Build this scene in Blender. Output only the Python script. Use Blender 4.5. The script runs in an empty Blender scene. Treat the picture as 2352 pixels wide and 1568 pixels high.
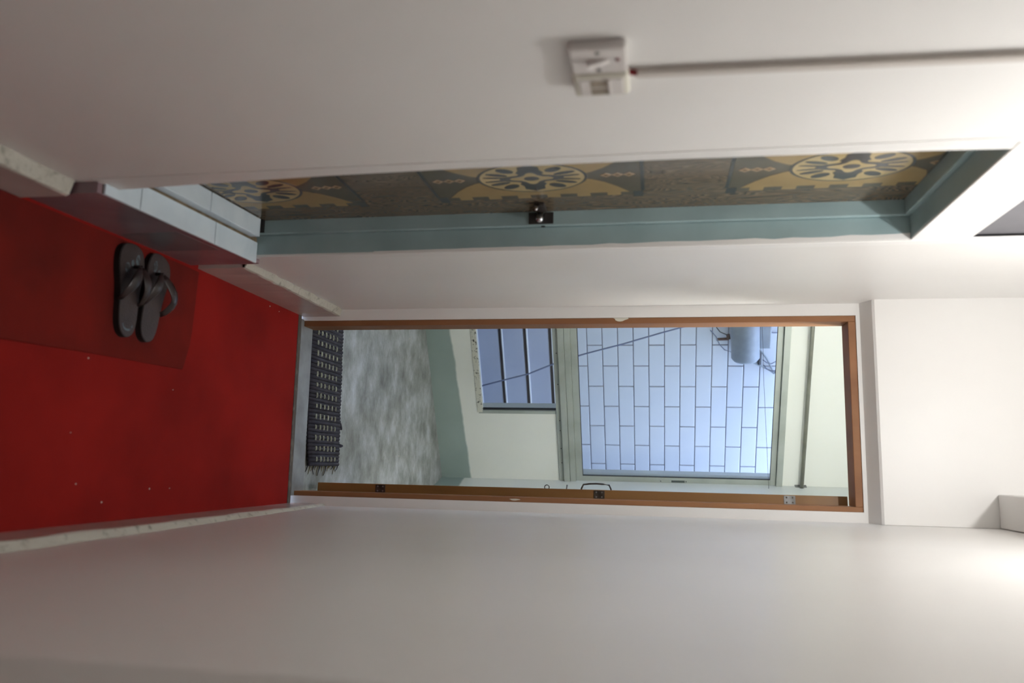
import bpy, bmesh, math, random
from mathutils import Vector, Matrix
random.seed(7)
S = bpy.context.scene
COL = S.collection

# ------------------------------------------------------------------ camera
F = 1850.0                      # focal length in pixels of the 2352x1568 frame
HC = 1.45                       # camera height
CAM = Vector((0, 0, HC))
# the photograph lies on its side: image right = world up, image bottom = world right
_y = Vector((291.0, 327.0, F)).normalized()            # hall direction in (right, up, forward)
_z = Vector((-53.0, F * F / 327.0, -F)).normalized()
_z = (_z - _z.dot(_y) * _y).normalized()
_x = _y.cross(_z)
if _x.x < 0: _x = -_x
ROWS = (_x, _y, _z)
def to_world(c): return Vector((_x.dot(c), _y.dot(c), _z.dot(c)))
def ray(px, py): return to_world(Vector((py - 784.0, px - 1176.0, F)))
def on_x(px, py, X): r = ray(px, py); return CAM + r * ((X - CAM.x) / r.x)
def on_y(px, py, Y): r = ray(px, py); return CAM + r * ((Y - CAM.y) / r.y)
def on_z(px, py, Z): r = ray(px, py); return CAM + r * ((Z - CAM.z) / r.z)
right_w, up_w, fwd_w = to_world(Vector((1, 0, 0))), to_world(Vector((0, 1, 0))), to_world(Vector((0, 0, 1)))
cd = bpy.data.cameras.new('camera'); cam = bpy.data.objects.new('camera', cd); COL.objects.link(cam)
cd.sensor_fit = 'HORIZONTAL'; cd.sensor_width = 36.0; cd.lens = F / 2352.0 * 36.0
cd.clip_start = 0.02
cx, cy, cz = up_w, -right_w, -fwd_w
cam.matrix_world = Matrix(((cx.x, cy.x, cz.x, CAM.x), (cx.y, cy.y, cz.y, CAM.y), (cx.z, cy.z, cz.z, CAM.z), (0, 0, 0, 1)))
cd.dof.use_dof = True; cd.dof.focus_distance = 3.9; cd.dof.aperture_fstop = 2.4
S.camera = cam

# ------------------------------------------------------------------ world, exposure, lamp strengths
w = bpy.data.worlds.new('sky'); S.world = w; w.use_nodes = True
bg = w.node_tree.nodes['Background']; bg.inputs['Color'].default_value = (0.57, 0.70, 1.0, 1); bg.inputs['Strength'].default_value = 10.0
S.view_settings.view_transform = 'Standard'; S.view_settings.look = 'None'
S.view_settings.gamma = 1.0; S.view_settings.use_curve_mapping = False
S.view_settings.exposure = 0.0
HALL_LAMP = 1780.0               # emission of the hall bulb
LANDING_LAMP = 132.0            # emission of the landing bulb
HALL_BULB = Vector((-0.10, 1.70, 2.75))
LANDING_BULB = Vector((0.36, 3.42, 2.55))

# ------------------------------------------------------------------ materials
def lin(r, g, b):
    f = lambda c: (c / 255.0) / 12.92 if c <= 10.3 else ((c / 255.0 + 0.055) / 1.055) ** 2.4
    return (f(r), f(g), f(b), 1.0)
def nodes(name):
    m = bpy.data.materials.new(name); m.use_nodes = True
    return m, m.node_tree.nodes, m.node_tree.links, m.node_tree.nodes['Principled BSDF']
def mat(name, col, rough=0.5, col2=None, scale=8.0, detail=5.0, lo=0.35, hi=0.65, bump=0.0, bscale=60.0, stretch=(1, 1, 1), metal=0.0, spec=0.5, coat=0.0, dist=0.0):
    m, N, L, P = nodes(name)
    P.inputs['Base Color'].default_value = col; P.inputs['Roughness'].default_value = rough
    P.inputs['Metallic'].default_value = metal; P.inputs['Specular IOR Level'].default_value = spec
    P.inputs['Coat Weight'].default_value = coat; P.inputs['Coat Roughness'].default_value = 0.12
    if col2 or bump:
        tc = N.new('ShaderNodeTexCoord'); mp = N.new('ShaderNodeMapping'); mp.inputs['Scale'].default_value = stretch
        L.new(tc.outputs['Object'], mp.inputs['Vector'])
    if col2:
        n = N.new('ShaderNodeTexNoise'); n.inputs['Scale'].default_value = scale; n.inputs['Detail'].default_value = detail; n.inputs['Distortion'].default_value = dist
        r = N.new('ShaderNodeValToRGB'); r.color_ramp.elements[0].position = lo; r.color_ramp.elements[1].position = hi
        r.color_ramp.elements[0].color = col; r.color_ramp.elements[1].color = col2
        L.new(mp.outputs['Vector'], n.inputs['Vector']); L.new(n.outputs['Fac'], r.inputs['Fac']); L.new(r.outputs['Color'], P.inputs['Base Color'])
    if bump:
        n2 = N.new('ShaderNodeTexNoise'); n2.inputs['Scale'].default_value = bscale; n2.inputs['Detail'].default_value = 4
        b = N.new('ShaderNodeBump'); b.inputs['Strength'].default_value = bump; b.inputs['Distance'].default_value = 0.003
        L.new(mp.outputs['Vector'], n2.inputs['Vector']); L.new(n2.outputs['Fac'], b.inputs['Height']); L.new(b.outputs['Normal'], P.inputs['Normal'])
    return m
M = {}
M['paint'] = mat('wall_paint', lin(245, 243, 240), 0.38, lin(240, 237, 233), 1.6, 4, 0.35, 0.7, 0.10, 22, (1, 1, 0.5), spec=0.35)
M['plaster_edge'] = mat('rough_plaster', lin(196, 192, 180), 0.85, lin(124, 118, 104), 40, 8, 0.55, 0.8, 0.5, 90)
M['base_paint'] = mat('baseboard_paint', lin(205, 192, 186), 0.25, lin(186, 168, 162), 3, 4, 0.4, 0.7, 0.05, 30, spec=0.5)
M['riser'] = mat('riser_paint', lin(150, 126, 132), 0.16, lin(134, 114, 120), 4, 3, 0.4, 0.6, 0.03, 30, spec=0.6)
M['riser_patch'] = mat('riser_patch_paint', lin(124, 122, 126), 0.2, lin(112, 110, 114), 6, 3, spec=0.5)
M['carpet'] = mat('red_carpet', lin(152, 32, 26), 0.92, lin(130, 27, 22), 3.0, 6, 0.35, 0.7, 0.35, 500, spec=0.15)
M['mat_red'] = mat('red_mat_pile', lin(128, 36, 29), 0.95, lin(102, 34, 28), 4.0, 7, 0.35, 0.65, 0.5, 600, spec=0.12)
M['mat_edge'] = mat('red_mat_edge', lin(110, 34, 26), 0.95)
M['frame_green'] = mat('green_frame_paint', lin(162, 184, 186), 0.32, lin(148, 170, 172), 6, 4, 0.4, 0.7, 0.05, 40)
M['wood'] = mat('brown_wood_paint', lin(156, 108, 70), 0.6, lin(134, 88, 54), 7, 5, 0.4, 0.7, 0.06, 30, (1, 1, 0.12))
M['wood_edge'] = mat('door_edge_wood', lin(146, 108, 62), 0.4, lin(124, 88, 46), 8, 5, 0.4, 0.7, 0.06, 30, (1, 1, 0.12))
M['leaf_face'] = mat('door_face_paint', lin(150, 112, 72), 0.35, lin(136, 98, 60), 5, 4, stretch=(1, 1, 0.15))
M['steel'] = mat('hinge_steel', lin(150, 150, 150), 0.38, lin(110, 108, 105), 20, 4, metal=0.9)
M['hinge_dark'] = mat('tarnished_steel', lin(92, 84, 76), 0.5, lin(62, 56, 50), 30, 4, metal=0.6)
M['chrome'] = mat('chrome', lin(200, 200, 205), 0.14, metal=1.0)
M['black_metal'] = mat('black_iron', lin(38, 35, 34), 0.45, lin(52, 47, 44), 30, 3)
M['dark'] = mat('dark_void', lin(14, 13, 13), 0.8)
M['white_plastic'] = mat('white_plastic', lin(222, 216, 212), 0.3)
M['cream_plastic'] = mat('cream_plastic', lin(224, 220, 206), 0.35)
M['red_plastic'] = mat('red_neon', lin(120, 16, 24), 0.25)
M['tan_plastic'] = mat('tan_recess', lin(150, 138, 122), 0.5)
M['conduit'] = mat('conduit_paint', lin(206, 198, 190), 0.4)
M['grey_board'] = mat('grey_board', lin(112, 110, 114), 0.7, lin(102, 100, 104), 5, 5)
M['step_tile'] = mat('step_tile', lin(228, 240, 248), 0.2, lin(214, 228, 238), 5, 6, 0.4, 0.7, dist=1.5)
M['grout'] = mat('step_grout', lin(140, 122, 96), 0.9, lin(110, 96, 76), 30, 5)
M['alu'] = mat('aluminium_frame', lin(168, 174, 166), 0.45, lin(150, 156, 146), 6, 6, 0.45, 0.75, 0.03, 80, metal=0.15)
M['alu_dark'] = mat('aluminium_dark', lin(70, 74, 72), 0.4, metal=0.4)
M['gasket'] = mat('black_gasket', lin(40, 42, 44), 0.6)
M['sealant'] = mat('old_sealant', lin(206, 206, 192), 0.7, lin(60, 58, 52), 55, 6, 0.55, 0.68)
M['pipe'] = mat('grey_pipe', lin(138, 138, 126), 0.28, lin(120, 120, 110), 8, 3, metal=0.3)
M['string'] = mat('thin_string', lin(60, 60, 58), 0.7)
M['tile_wall'] = mat('glazed_wall_tile', lin(228, 231, 236), 0.22, lin(220, 224, 232), 1.5, 4)
M['tile_joint'] = mat('wall_tile_joint', lin(146, 142, 150), 0.9)
M['board_wall'] = mat('cladding_board', lin(196, 202, 222), 0.3, lin(186, 192, 214), 1.2, 3)
M['edge_highlight'] = mat('painted_edge_highlight', lin(246, 247, 250), 0.15)  # white that paints a highlight along the cladding board edges
M['board_joint'] = mat('cladding_joint', lin(104, 92, 88), 0.9)
M['cable'] = mat('grey_cable', lin(126, 132, 158), 0.6)
M['cable_dark'] = mat('dark_cable', lin(56, 58, 66), 0.6)
M['rust'] = mat('rusty_bracket', lin(104, 62, 56), 0.8, lin(78, 44, 40), 30, 4)
M['canister'] = mat('stand_in_grey', lin(160, 168, 176), 0.5, lin(142, 150, 156), 8, 4)
M['sole'] = mat('black_rubber', lin(24, 19, 18), 0.7)
M['strap'] = mat('brown_rubber_strap', lin(46, 30, 28), 0.32, lin(38, 25, 24), 12, 3)
M['rag'] = mat('rag_cord', lin(66, 64, 74), 0.95, lin(48, 47, 58), 18, 5, 0.35, 0.65, 0.6, 300)
M['stitch'] = mat('pale_stitch', lin(176, 178, 160), 0.95, lin(140, 142, 128), 40, 4)
M['fringe'] = mat('fringe_thread', lin(120, 112, 88), 0.95)
M['lint'] = mat('white_lint', lin(225, 215, 200), 0.9)
M['brass'] = mat('lamp_base', lin(190, 186, 178), 0.4)
M['threshold'] = mat('threshold_cement', lin(150, 152, 152), 0.4, lin(120, 120, 118), 9, 7, 0.35, 0.7, 0.2, 60)
M['threshold_edge'] = mat('threshold_edge', lin(88, 80, 72), 0.8, lin(128, 120, 108), 18, 7, 0.5, 0.75, 0.4, 80)
M['lock'] = mat('lock_pocket', lin(84, 92, 90), 0.35, metal=0.5)

def footbed():
    m, N, L, P = nodes('brown_footbed')
    tc = N.new('ShaderNodeTexCoord')
    n = N.new('ShaderNodeTexNoise'); n.inputs['Scale'].default_value = 14; n.inputs['Detail'].default_value = 3
    r = N.new('ShaderNodeValToRGB'); r.color_ramp.elements[0].position = 0.4; r.color_ramp.elements[1].position = 0.7
    r.color_ramp.elements[0].color = lin(50, 36, 34); r.color_ramp.elements[1].color = lin(62, 47, 44)
    v = N.new('ShaderNodeTexVoronoi'); v.inputs['Scale'].default_value = 260
    b = N.new('ShaderNodeBump'); b.inputs['Strength'].default_value = 0.5; b.inputs['Distance'].default_value = 0.001
    L.new(tc.outputs['Object'], n.inputs['Vector']); L.new(n.outputs['Fac'], r.inputs['Fac']); L.new(r.outputs['Color'], P.inputs['Base Color'])
    L.new(tc.outputs['Object'], v.inputs['Vector']); L.new(v.outputs['Distance'], b.inputs['Height']); L.new(b.outputs['Normal'], P.inputs['Normal'])
    P.inputs['Roughness'].default_value = 0.5
    return m
M['footbed'] = footbed()
M['worn'] = mat('worn_blue_grey', lin(92, 106, 112), 0.6, lin(56, 54, 54), 60, 5, 0.45, 0.6)

def emitter(name, col, strength):
    m = bpy.data.materials.new(name); m.use_nodes = True
    N, L = m.node_tree.nodes, m.node_tree.links
    N.remove(N['Principled BSDF']); e = N.new('ShaderNodeEmission'); e.inputs['Color'].default_value = col; e.inputs['Strength'].default_value = strength
    L.new(e.outputs['Emission'], N['Material Output'].inputs['Surface'])
    return m
M['hall_bulb'] = emitter('hall_bulb_glow', (0.98, 0.985, 0.98, 1), HALL_LAMP)
M['landing_bulb'] = emitter('landing_bulb_glow', (0.97, 1.0, 0.98, 1), LANDING_LAMP)

def glass():
    m = bpy.data.materials.new('window_glass'); m.use_nodes = True
    N, L = m.node_tree.nodes, m.node_tree.links
    N.remove(N['Principled BSDF'])
    t = N.new('ShaderNodeBsdfTransparent'); t.inputs['Color'].default_value = (0.95, 0.97, 0.97, 1)
    g = N.new('ShaderNodeBsdfGlossy'); g.inputs['Roughness'].default_value = 0.02
    f = N.new('ShaderNodeFresnel'); f.inputs['IOR'].default_value = 1.3
    x = N.new('ShaderNodeMixShader')
    L.new(f.outputs['Fac'], x.inputs['Fac']); L.new(t.outputs[0], x.inputs[1]); L.new(g.outputs[0], x.inputs[2]); L.new(x.outputs[0], N['Material Output'].inputs['Surface'])
    return m
M['glass'] = glass()

def concrete():
    m, N, L, P = nodes('worn_concrete')
    tc = N.new('ShaderNodeTexCoord')
    mp = N.new('ShaderNodeMapping'); mp.inputs['Scale'].default_value = (1.5, 1.9, 1); mp.inputs['Rotation'].default_value = (0, 0, 0.5)
    n = N.new('ShaderNodeTexNoise'); n.inputs['Scale'].default_value = 3.2; n.inputs['Detail'].default_value = 9; n.inputs['Roughness'].default_value = 0.68
    r = N.new('ShaderNodeValToRGB'); e = r.color_ramp.elements
    e[0].position = 0.30; e[0].color = lin(92, 92, 84); e[1].position = 0.74; e[1].color = lin(206, 209, 212)
    k = e.new(0.48); k.color = lin(146, 147, 142)
    L.new(tc.outputs['Object'], mp.inputs['Vector']); L.new(mp.outputs['Vector'], n.inputs['Vector']); L.new(n.outputs['Fac'], r.inputs['Fac']); L.new(r.outputs['Color'], P.inputs['Base Color'])
    rr = N.new('ShaderNodeMapRange'); rr.inputs['To Min'].default_value = 0.22; rr.inputs['To Max'].default_value = 0.5
    L.new(n.outputs['Fac'], rr.inputs['Value']); L.new(rr.outputs['Result'], P.inputs['Roughness'])
    b = N.new('ShaderNodeBump'); b.inputs['Strength'].default_value = 0.10; b.inputs['Distance'].default_value = 0.002
    L.new(n.outputs['Fac'], b.inputs['Height']); L.new(b.outputs['Normal'], P.inputs['Normal'])
    return m
M['concrete'] = concrete()

def landing_paint():
    """cream paint above a hand-brushed green band along the floor (paint, edge broken by brush marks)"""
    m, N, L, P = nodes('cream_paint_green_band')
    tc = N.new('ShaderNodeTexCoord'); sx = N.new('ShaderNodeSeparateXYZ'); L.new(tc.outputs['Object'], sx.inputs['Vector'])
    mp = N.new('ShaderNodeMapping'); mp.inputs['Scale'].default_value = (4, 4, 0.6); L.new(tc.outputs['Object'], mp.inputs['Vector'])
    n = N.new('ShaderNodeTexNoise'); n.inputs['Scale'].default_value = 1.6; n.inputs['Detail'].default_value = 5; L.new(mp.outputs['Vector'], n.inputs['Vector'])
    lo = N.new('ShaderNodeMath'); lo.operation = 'MULTIPLY_ADD'; lo.inputs[1].default_value = 0.030; lo.inputs[2].default_value = 0.145   # edge height, metres above the floor
    L.new(n.outputs['Fac'], lo.inputs[0])
    tilt = N.new('ShaderNodeMath'); tilt.operation = 'MULTIPLY_ADD'; tilt.inputs[1].default_value = 0.045
    L.new(sx.outputs['X'], tilt.inputs[0]); L.new(lo.outputs[0], tilt.inputs[2])
    d = N.new('ShaderNodeMath'); d.operation = 'SUBTRACT'; L.new(sx.outputs['Z'], d.inputs[0]); L.new(tilt.outputs[0], d.inputs[1])
    mr = N.new('ShaderNodeMapRange'); mr.inputs['From Min'].default_value = -0.004; mr.inputs['From Max'].default_value = 0.010
    L.new(d.outputs[0], mr.inputs['Value'])
    n2 = N.new('ShaderNodeTexNoise'); n2.inputs['Scale'].default_value = 4; n2.inputs['Detail'].default_value = 7; L.new(tc.outputs['Object'], n2.inputs['Vector'])
    cg = N.new('ShaderNodeMixRGB'); cg.inputs[1].default_value = lin(146, 162, 155); cg.inputs[2].default_value = lin(162, 177, 170); L.new(n2.outputs['Fac'], cg.inputs[0])
    cc = N.new('ShaderNodeMixRGB'); cc.inputs[1].default_value = lin(230, 232, 222); cc.inputs[2].default_value = lin(237, 238, 230); L.new(n2.outputs['Fac'], cc.inputs[0])
    mx = N.new('ShaderNodeMixRGB'); L.new(mr.outputs['Result'], mx.inputs[0]); L.new(cg.outputs[0], mx.inputs[1]); L.new(cc.outputs[0], mx.inputs[2])
    L.new(mx.outputs[0], P.inputs['Base Color']); P.inputs['Roughness'].default_value = 0.45; P.inputs['Specular IOR Level'].default_value = 0.3
    return m
M['landing'] = landing_paint()

def laminate(name, c1, c2, c3):
    m, N, L, P = nodes(name)
    tc = N.new('ShaderNodeTexCoord'); mp = N.new('ShaderNodeMapping'); mp.inputs['Scale'].default_value = (1, 7, 1.2)
    n = N.new('ShaderNodeTexNoise'); n.inputs['Scale'].default_value = 2.2; n.inputs['Detail'].default_value = 2; n.inputs['Distortion'].default_value = 0.6
    ml = N.new('ShaderNodeMath'); ml.operation = 'MULTIPLY'; ml.inputs[1].default_value = 34
    fr = N.new('ShaderNodeMath'); fr.operation = 'FRACT'
    r = N.new('ShaderNodeValToRGB'); e = r.color_ramp.elements
    e[0].position = 0.0; e[0].color = c1; e[1].position = 1.0; e[1].color = c1
    a = e.new(0.45); a.color = c2; a = e.new(0.8); a.color = c3
    L.new(tc.outputs['Object'], mp.inputs['Vector']); L.new(mp.outputs['Vector'], n.inputs['Vector']); L.new(n.outputs['Fac'], ml.inputs[0]); L.new(ml.outputs[0], fr.inputs[0])
    L.new(fr.outputs[0], r.inputs['Fac']); L.new(r.outputs['Color'], P.inputs['Base Color'])
    P.inputs['Roughness'].default_value = 0.16
    return m
M['laminate'] = laminate('wood_grain_laminate', lin(80, 70, 58), lin(98, 86, 70), lin(126, 112, 92))
def printed(name, c): return mat(name, c, 0.16, tuple(v * 0.88 for v in c[:3]) + (1,), 10, 3)
M['p_field'] = printed('print_olive', lin(92, 86, 72))
M['p_yellow'] = printed('print_ochre', lin(160, 136, 92))
M['p_cream'] = printed('print_cream', lin(182, 162, 118))
M['p_dark'] = printed('print_slate', lin(70, 72, 72))
M['p_pink'] = printed('print_rose', lin(186, 158, 124))
M['p_rust'] = printed('print_rust', lin(104, 82, 56))

# ------------------------------------------------------------------ mesh helpers
MW = {}
class B:
    """collects shapes (in world or wall-local coordinates) for ONE mesh object"""
    def __init__(self, xf=None): self.bm = bmesh.new(); self.xf = xf or Matrix.Identity(4)
    def v(self, p): return self.bm.verts.new(self.xf @ Vector(p))
    def face(self, vs):
        try: return self.bm.faces.new(vs)
        except ValueError: return None
    def hexa(self, lo4, hi4):
        a = [self.v(p) for p in lo4]; b = [self.v(p) for p in hi4]
        self.face(a[::-1]); self.face(b)
        for i in range(4): self.face((a[i], a[(i + 1) % 4], b[(i + 1) % 4], b[i]))
        return self
    def box(self, x0, x1, y0, y1, z0, z1):
        return self.hexa(((x0, y0, z0), (x1, y0, z0), (x1, y1, z0), (x0, y1, z0)), ((x0, y0, z1), (x1, y0, z1), (x1, y1, z1), (x0, y1, z1)))
    def prism(self, pts, d):
        """polygon pts (3D) pushed by vector d"""
        d = Vector(d); a = [self.v(p) for p in pts]; b = [self.v(Vector(p) + d) for p in pts]
        self.face(a[::-1]); self.face(b); n = len(a)
        for i in range(n): self.face((a[i], a[(i + 1) % n], b[(i + 1) % n], b[i]))
        return self
    def tube(self, pts, r, seg=8, flat=None, cap=True):
        pts = [Vector(p) for p in pts]; rings = []
        rad = r if isinstance(r, (list, tuple)) else [r] * len(pts)
        for i, p in enumerate(pts):
            t = (pts[min(i + 1, len(pts) - 1)] - pts[max(i - 1, 0)]).normalized()
            ref = Vector((0, 0, 1)) if abs(t.z) < 0.9 else Vector((1, 0, 0))
            a = t.cross(ref).normalized(); b = a.cross(t).normalized()
            k = flat if flat else 1.0
            rings.append([self.v(p + a * rad[i] * math.cos(2 * math.pi * j / seg) + b * rad[i] * k * math.sin(2 * math.pi * j / seg)) for j in range(seg)])
        for q, s in zip(rings, rings[1:]):
            for j in range(seg): self.face((q[j], q[(j + 1) % seg], s[(j + 1) % seg], s[j]))
        if cap: self.face(rings[0][::-1]); self.face(rings[-1])
        return self
    def lathe(self, prof, c, axis=(0, 0, 1), seg=20):
        ax = Vector(axis).normalized(); ref = Vector((1, 0, 0)) if abs(ax.x) < 0.9 else Vector((0, 1, 0))
        a = ax.cross(ref).normalized(); b = ax.cross(a); c = Vector(c); rings = []
        for r, h in prof:
            rings.append([self.v(c + ax * h + (a * math.cos(2 * math.pi * j / seg) + b * math.sin(2 * math.pi * j / seg)) * max(r, 1e-4)) for j in range(seg)])
        for q, s in zip(rings, rings[1:]):
            for j in range(seg): self.face((q[j], q[(j + 1) % seg], s[(j + 1) % seg], s[j]))
        self.face(rings[0][::-1]); self.face(rings[-1])
        return self
    def build(self, name, m, parent=None, bevel=0.0, smooth=False, seg=2):
        bmesh.ops.recalc_face_normals(self.bm, faces=self.bm.faces)
        if bevel: bmesh.ops.bevel(self.bm, geom=list(self.bm.edges), offset=bevel, segments=seg, affect='EDGES', profile=0.5, clamp_overlap=True)
        if parent is not None: self.bm.transform(MW[parent.name].inverted())
        me = bpy.data.meshes.new(name); self.bm.to_mesh(me); self.bm.free()
        me.materials.append(M[m] if isinstance(m, str) else m)
        if smooth: me.polygons.foreach_set('use_smooth', [True] * len(me.polygons))
        o = bpy.data.objects.new(name, me); COL.objects.link(o)
        if parent is not None: o.parent = parent; MW[o.name] = MW[parent.name]
        else: MW[o.name] = Matrix.Identity(4)
        return o
def root(name, loc, rz=0.0):
    o = bpy.data.objects.new(name, None); COL.objects.link(o); o.empty_display_size = 0.05
    o.location = loc; o.rotation_euler = (0, 0, rz)
    MW[o.name] = Matrix.Translation(Vector(loc)) @ Matrix.Rotation(rz, 4, 'Z')
    return o
def tag(o, label, cat, group=None, kind=None):
    o['label'] = label; o['category'] = cat
    if group: o['group'] = group
    if kind: o['kind'] = kind
    return o
def struct(o, label, cat):
    o['kind'] = 'structure'; o['label'] = label; o['category'] = cat
    return o
def box(name, m, x0, x1, y0, y1, z0, z1, parent=None, bevel=0.0, xf=None):
    return B(xf).box(x0, x1, y0, y1, z0, z1).build(name, m, parent, bevel)

# ------------------------------------------------------------------ hall shell
XL, YF, ZC = -0.625, 3.13, 2.98           # left wall face, end wall face, ceiling
DY0, DY1, DZ1 = 1.585, 2.251, 2.132       # side doorway in the left wall
VY0, VY1, VZ0, VZ1 = 1.40, 2.296, 2.285, 2.72   # opening above it
YB = -0.9                                 # hall goes on behind the camera
struct(box('floor', 'carpet', -0.64, 0.6, YB, 3.085, -0.06, 0.0), 'worn red carpet running the length of the narrow hall', 'carpet')
b = B(); X0 = XL - 0.14
b.box(X0, XL, YB, DY0, -0.06, VZ0)
b.box(X0, XL, DY0, DY1 + 0.021, DZ1 + 0.021, VZ0); b.box(X0, XL, DY1 + 0.021, YF, -0.06, VZ0)
b.box(X0, XL, YB, VY0, VZ0, VZ1); b.box(X0, XL, VY1, YF, VZ0, VZ1); b.box(X0, XL, YB, YF, VZ1, ZC)
wl = struct(b.build('wall_left', 'paint'), 'off-white painted hall wall holding the patterned door and the switch', 'wall')
b = B()
plan = [(0.178, YF), (0.192, 2.0), (0.198, 1.4), (0.2025, 0.755), (0.40, 0.30), (0.60, -0.25), (0.60, YB), (0.62, YB), (0.62, YF)]  # near end splayed outwards so that stretch takes less lamp light
b.prism([(x, y, -0.06) for x, y in plan], (0, 0, ZC + 0.06))
wr = struct(b.build('wall_right', 'paint'), 'bare off-white hall wall opposite the patterned door', 'wall')
# end wall with the open doorway, bulkhead over it
FX0, FX1, FZ1 = -0.580, 0.141, 2.192
b = B()
b.box(-2.0, FX0, YF, 3.25, -0.06, ZC); b.box(FX1, 1.4, YF, 3.25, -0.06, ZC); b.box(FX0, FX1, YF, 3.25, FZ1, ZC)
wf = struct(b.build('wall_end', 'paint'), 'off-white end wall around the open brown doorway', 'wall')
b = B()
b.prism([(XL, YF, 2.206), (XL, 3.066, 2.234), (XL, 3.060, 2.242), (XL, 3.060, ZC), (XL, YF, ZC)], (0.178 - XL, 0, 0))
struct(b.build('trim_1', 'paint'), 'white bulkhead hanging above the brown doorway', 'bulkhead')
struct(box('trim_2', 'paint', 0.064, 0.178, 1.2, 3.06, 2.612, ZC, bevel=0.004), 'boxed white beam in the upper corner above the right hall wall', 'beam')
struct(box('ceiling', 'paint', -0.8, 0.65, YB, YF, ZC, ZC + 0.08), 'white hall ceiling', 'ceiling')
struct(box('wall_back', 'paint', -0.8, 0.65, YB - 0.1, YB, -0.06, ZC), 'off-white wall closing the hall behind the viewer', 'wall')

# baseboards with a rough plaster top edge
def baseboard(name, p0, p1, wall_x0, wall_x1, h0, h1, label, endcut=0.0):
    (x0, y0), (x1, y1) = p0, p1
    n = 26; bb = B(); rows = []
    capb = B(); caprows = []
    for i in range(n + 1):
        t = i / n; x = x0 + (x1 - x0) * t; y = y0 + (y1 - y0) * t; h = h0 + (h1 - h0) * t; wx = wall_x0 + (wall_x1 - wall_x0) * t
        sgn = 1 if wx > x else -1
        j = random.uniform(-0.003, 0.003); k = random.uniform(-0.0015, 0.0015)
        yy = y + (endcut * 0 if i else 0)
        rows.append([bb.v(q) for q in ((x, yy, 0), (x + k, yy, h + j - 0.006), (x + sgn * 0.003, yy, h + j - 0.003), (wx + sgn * 0.004, yy, h + j + 0.000), (wx + sgn * 0.004, yy, 0))])
        caprows.append([capb.v(q) for q in ((x + k - sgn * 0.0008, yy, h + j - 0.009), (x + sgn * 0.002, yy, h + j - 0.001), (wx + sgn * 0.003, yy, h + j + 0.010 + random.uniform(-0.003, 0.004)), (wx + sgn * 0.004, yy, h - 0.02))])
    for R_, bld, m in ((rows, bb, 5), (caprows, capb, 4)):
        for a, c in zip(R_, R_[1:]):
            for q in range(m): bld.face((a[q], a[(q + 1) % m], c[(q + 1) % m], c[q]))
        bld.face(R_[0]); bld.face(R_[-1][::-1])
    o = struct(bb.build(name, 'base_paint'), label, 'baseboard')
    capb.build('plaster_edge', 'plaster_edge', o)
    return o
baseboard('baseboard_left', (-0.605, 2.325), (-0.597, YF), XL, XL, 0.166, 0.166, 'short painted skirting between patterned door step and brown doorway')
baseboard('baseboard_near_left', (-0.570, YB), (-0.590, 1.575), XL, XL, 0.132, 0.126, 'painted skirting under the switch, before the step of the patterned door')
baseboard('baseboard_right', (0.177, 0.9), (0.170, YF), 0.200, 0.182, 0.146, 0.140, 'painted skirting with chipped plaster top along the right hall wall')

# ------------------------------------------------------------------ side door in the left wall
d1 = struct(root('door_1', (XL, 1.94, 0.2)), 'patterned brown laminate door in a grey-green steel frame, raised on a tiled step', 'door')
XF1, XF2, XD = XL - 0.063, XL - 0.105, XL - 0.105
st = 0.015
# frame: outer lining plus a stop set further in
b = B()
b.box(XF1, XL - 0.001, DY1, DY1 + 0.02, 0.2, DZ1 + 0.02)
b.box(XF1 - 0.075, XF1, DY1 - st, DY1 + 0.02, 0.2, DZ1 + 0.02)
b.build('door_frame', 'frame_green', d1, 0.0025)
b = B()
b.box(XF1, XL - 0.001, DY0, DY1, DZ1, DZ1 + 0.02); b.box(XF1 - 0.075, XF1, DY0, DY1 - st, DZ1 - st, DZ1 + 0.02)
b.build('door_head', 'frame_green', d1, 0.0025)
b = B()
b.box(XF1, XL - 0.001, DY0 - 0.02, DY0 + 0.0012, 0.2, DZ1); b.box(XF1 - 0.075, XF1, DY0 - 0.02, DY0 + st, 0.2, DZ1)
b.build('door_frame', 'frame_green', d1, 0.0025)
# painted casing boards round the opening
edge = [(0.19, 1.642), (0.45, 1.624), (0.75, 1.608), (1.05, 1.600), (1.5, 1.599), (1.85, 1.606), (DZ1, 1.620)]      # the plastered edge is not straight
B().prism([(XL - 0.05, y, z) for z, y in edge] + [(XL - 0.05, DY0 - 0.0, DZ1)] + [(XL - 0.05, DY0 - 0.0, 0.19)], (0.0515, 0, 0)).build('casing', 'paint', d1)
B().prism([(XL - 0.002, 1.5625 + 0.12 * (y - 1.60), z) for z, y in edge] + [(XL - 0.002, DY0 + 0.001, DZ1 + 0.048), (XL - 0.002, DY0 + 0.001, 0.19)], (0.0035, 0, 0)).build('casing', 'paint', d1)
box('casing', 'paint', XL - 0.002, XL + 0.0035, DY0, DY1, DZ1, DZ1 + 0.048, d1, 0.0015)
box('casing', 'paint', XL - 0.002, XL + 0.0060, DY1, DY1 + 0.040, 0.2, VZ1, d1, 0.0020)
leaf = box('door_leaf', 'laminate', XD - 0.035, XD, DY0 + 0.004, DY1 - st + 0.001, 0.226, DZ1 - st, d1)
sm = []
for i in range(31):
    z = 0.62 + (DZ1 - 0.62) * i / 30
    sm.append((z, 0.003 + 0.011 * (i / 30) * (0.6 + 0.8 * random.random())))
B().prism([(XL + 0.001, DY1 + 0.0002, z) for z, q in sm] + [(XL - q, DY1 + 0.0002, z) for z, q in sm[::-1]], (0, -0.0008, 0)).build('paint_smear', 'paint', d1)
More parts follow.
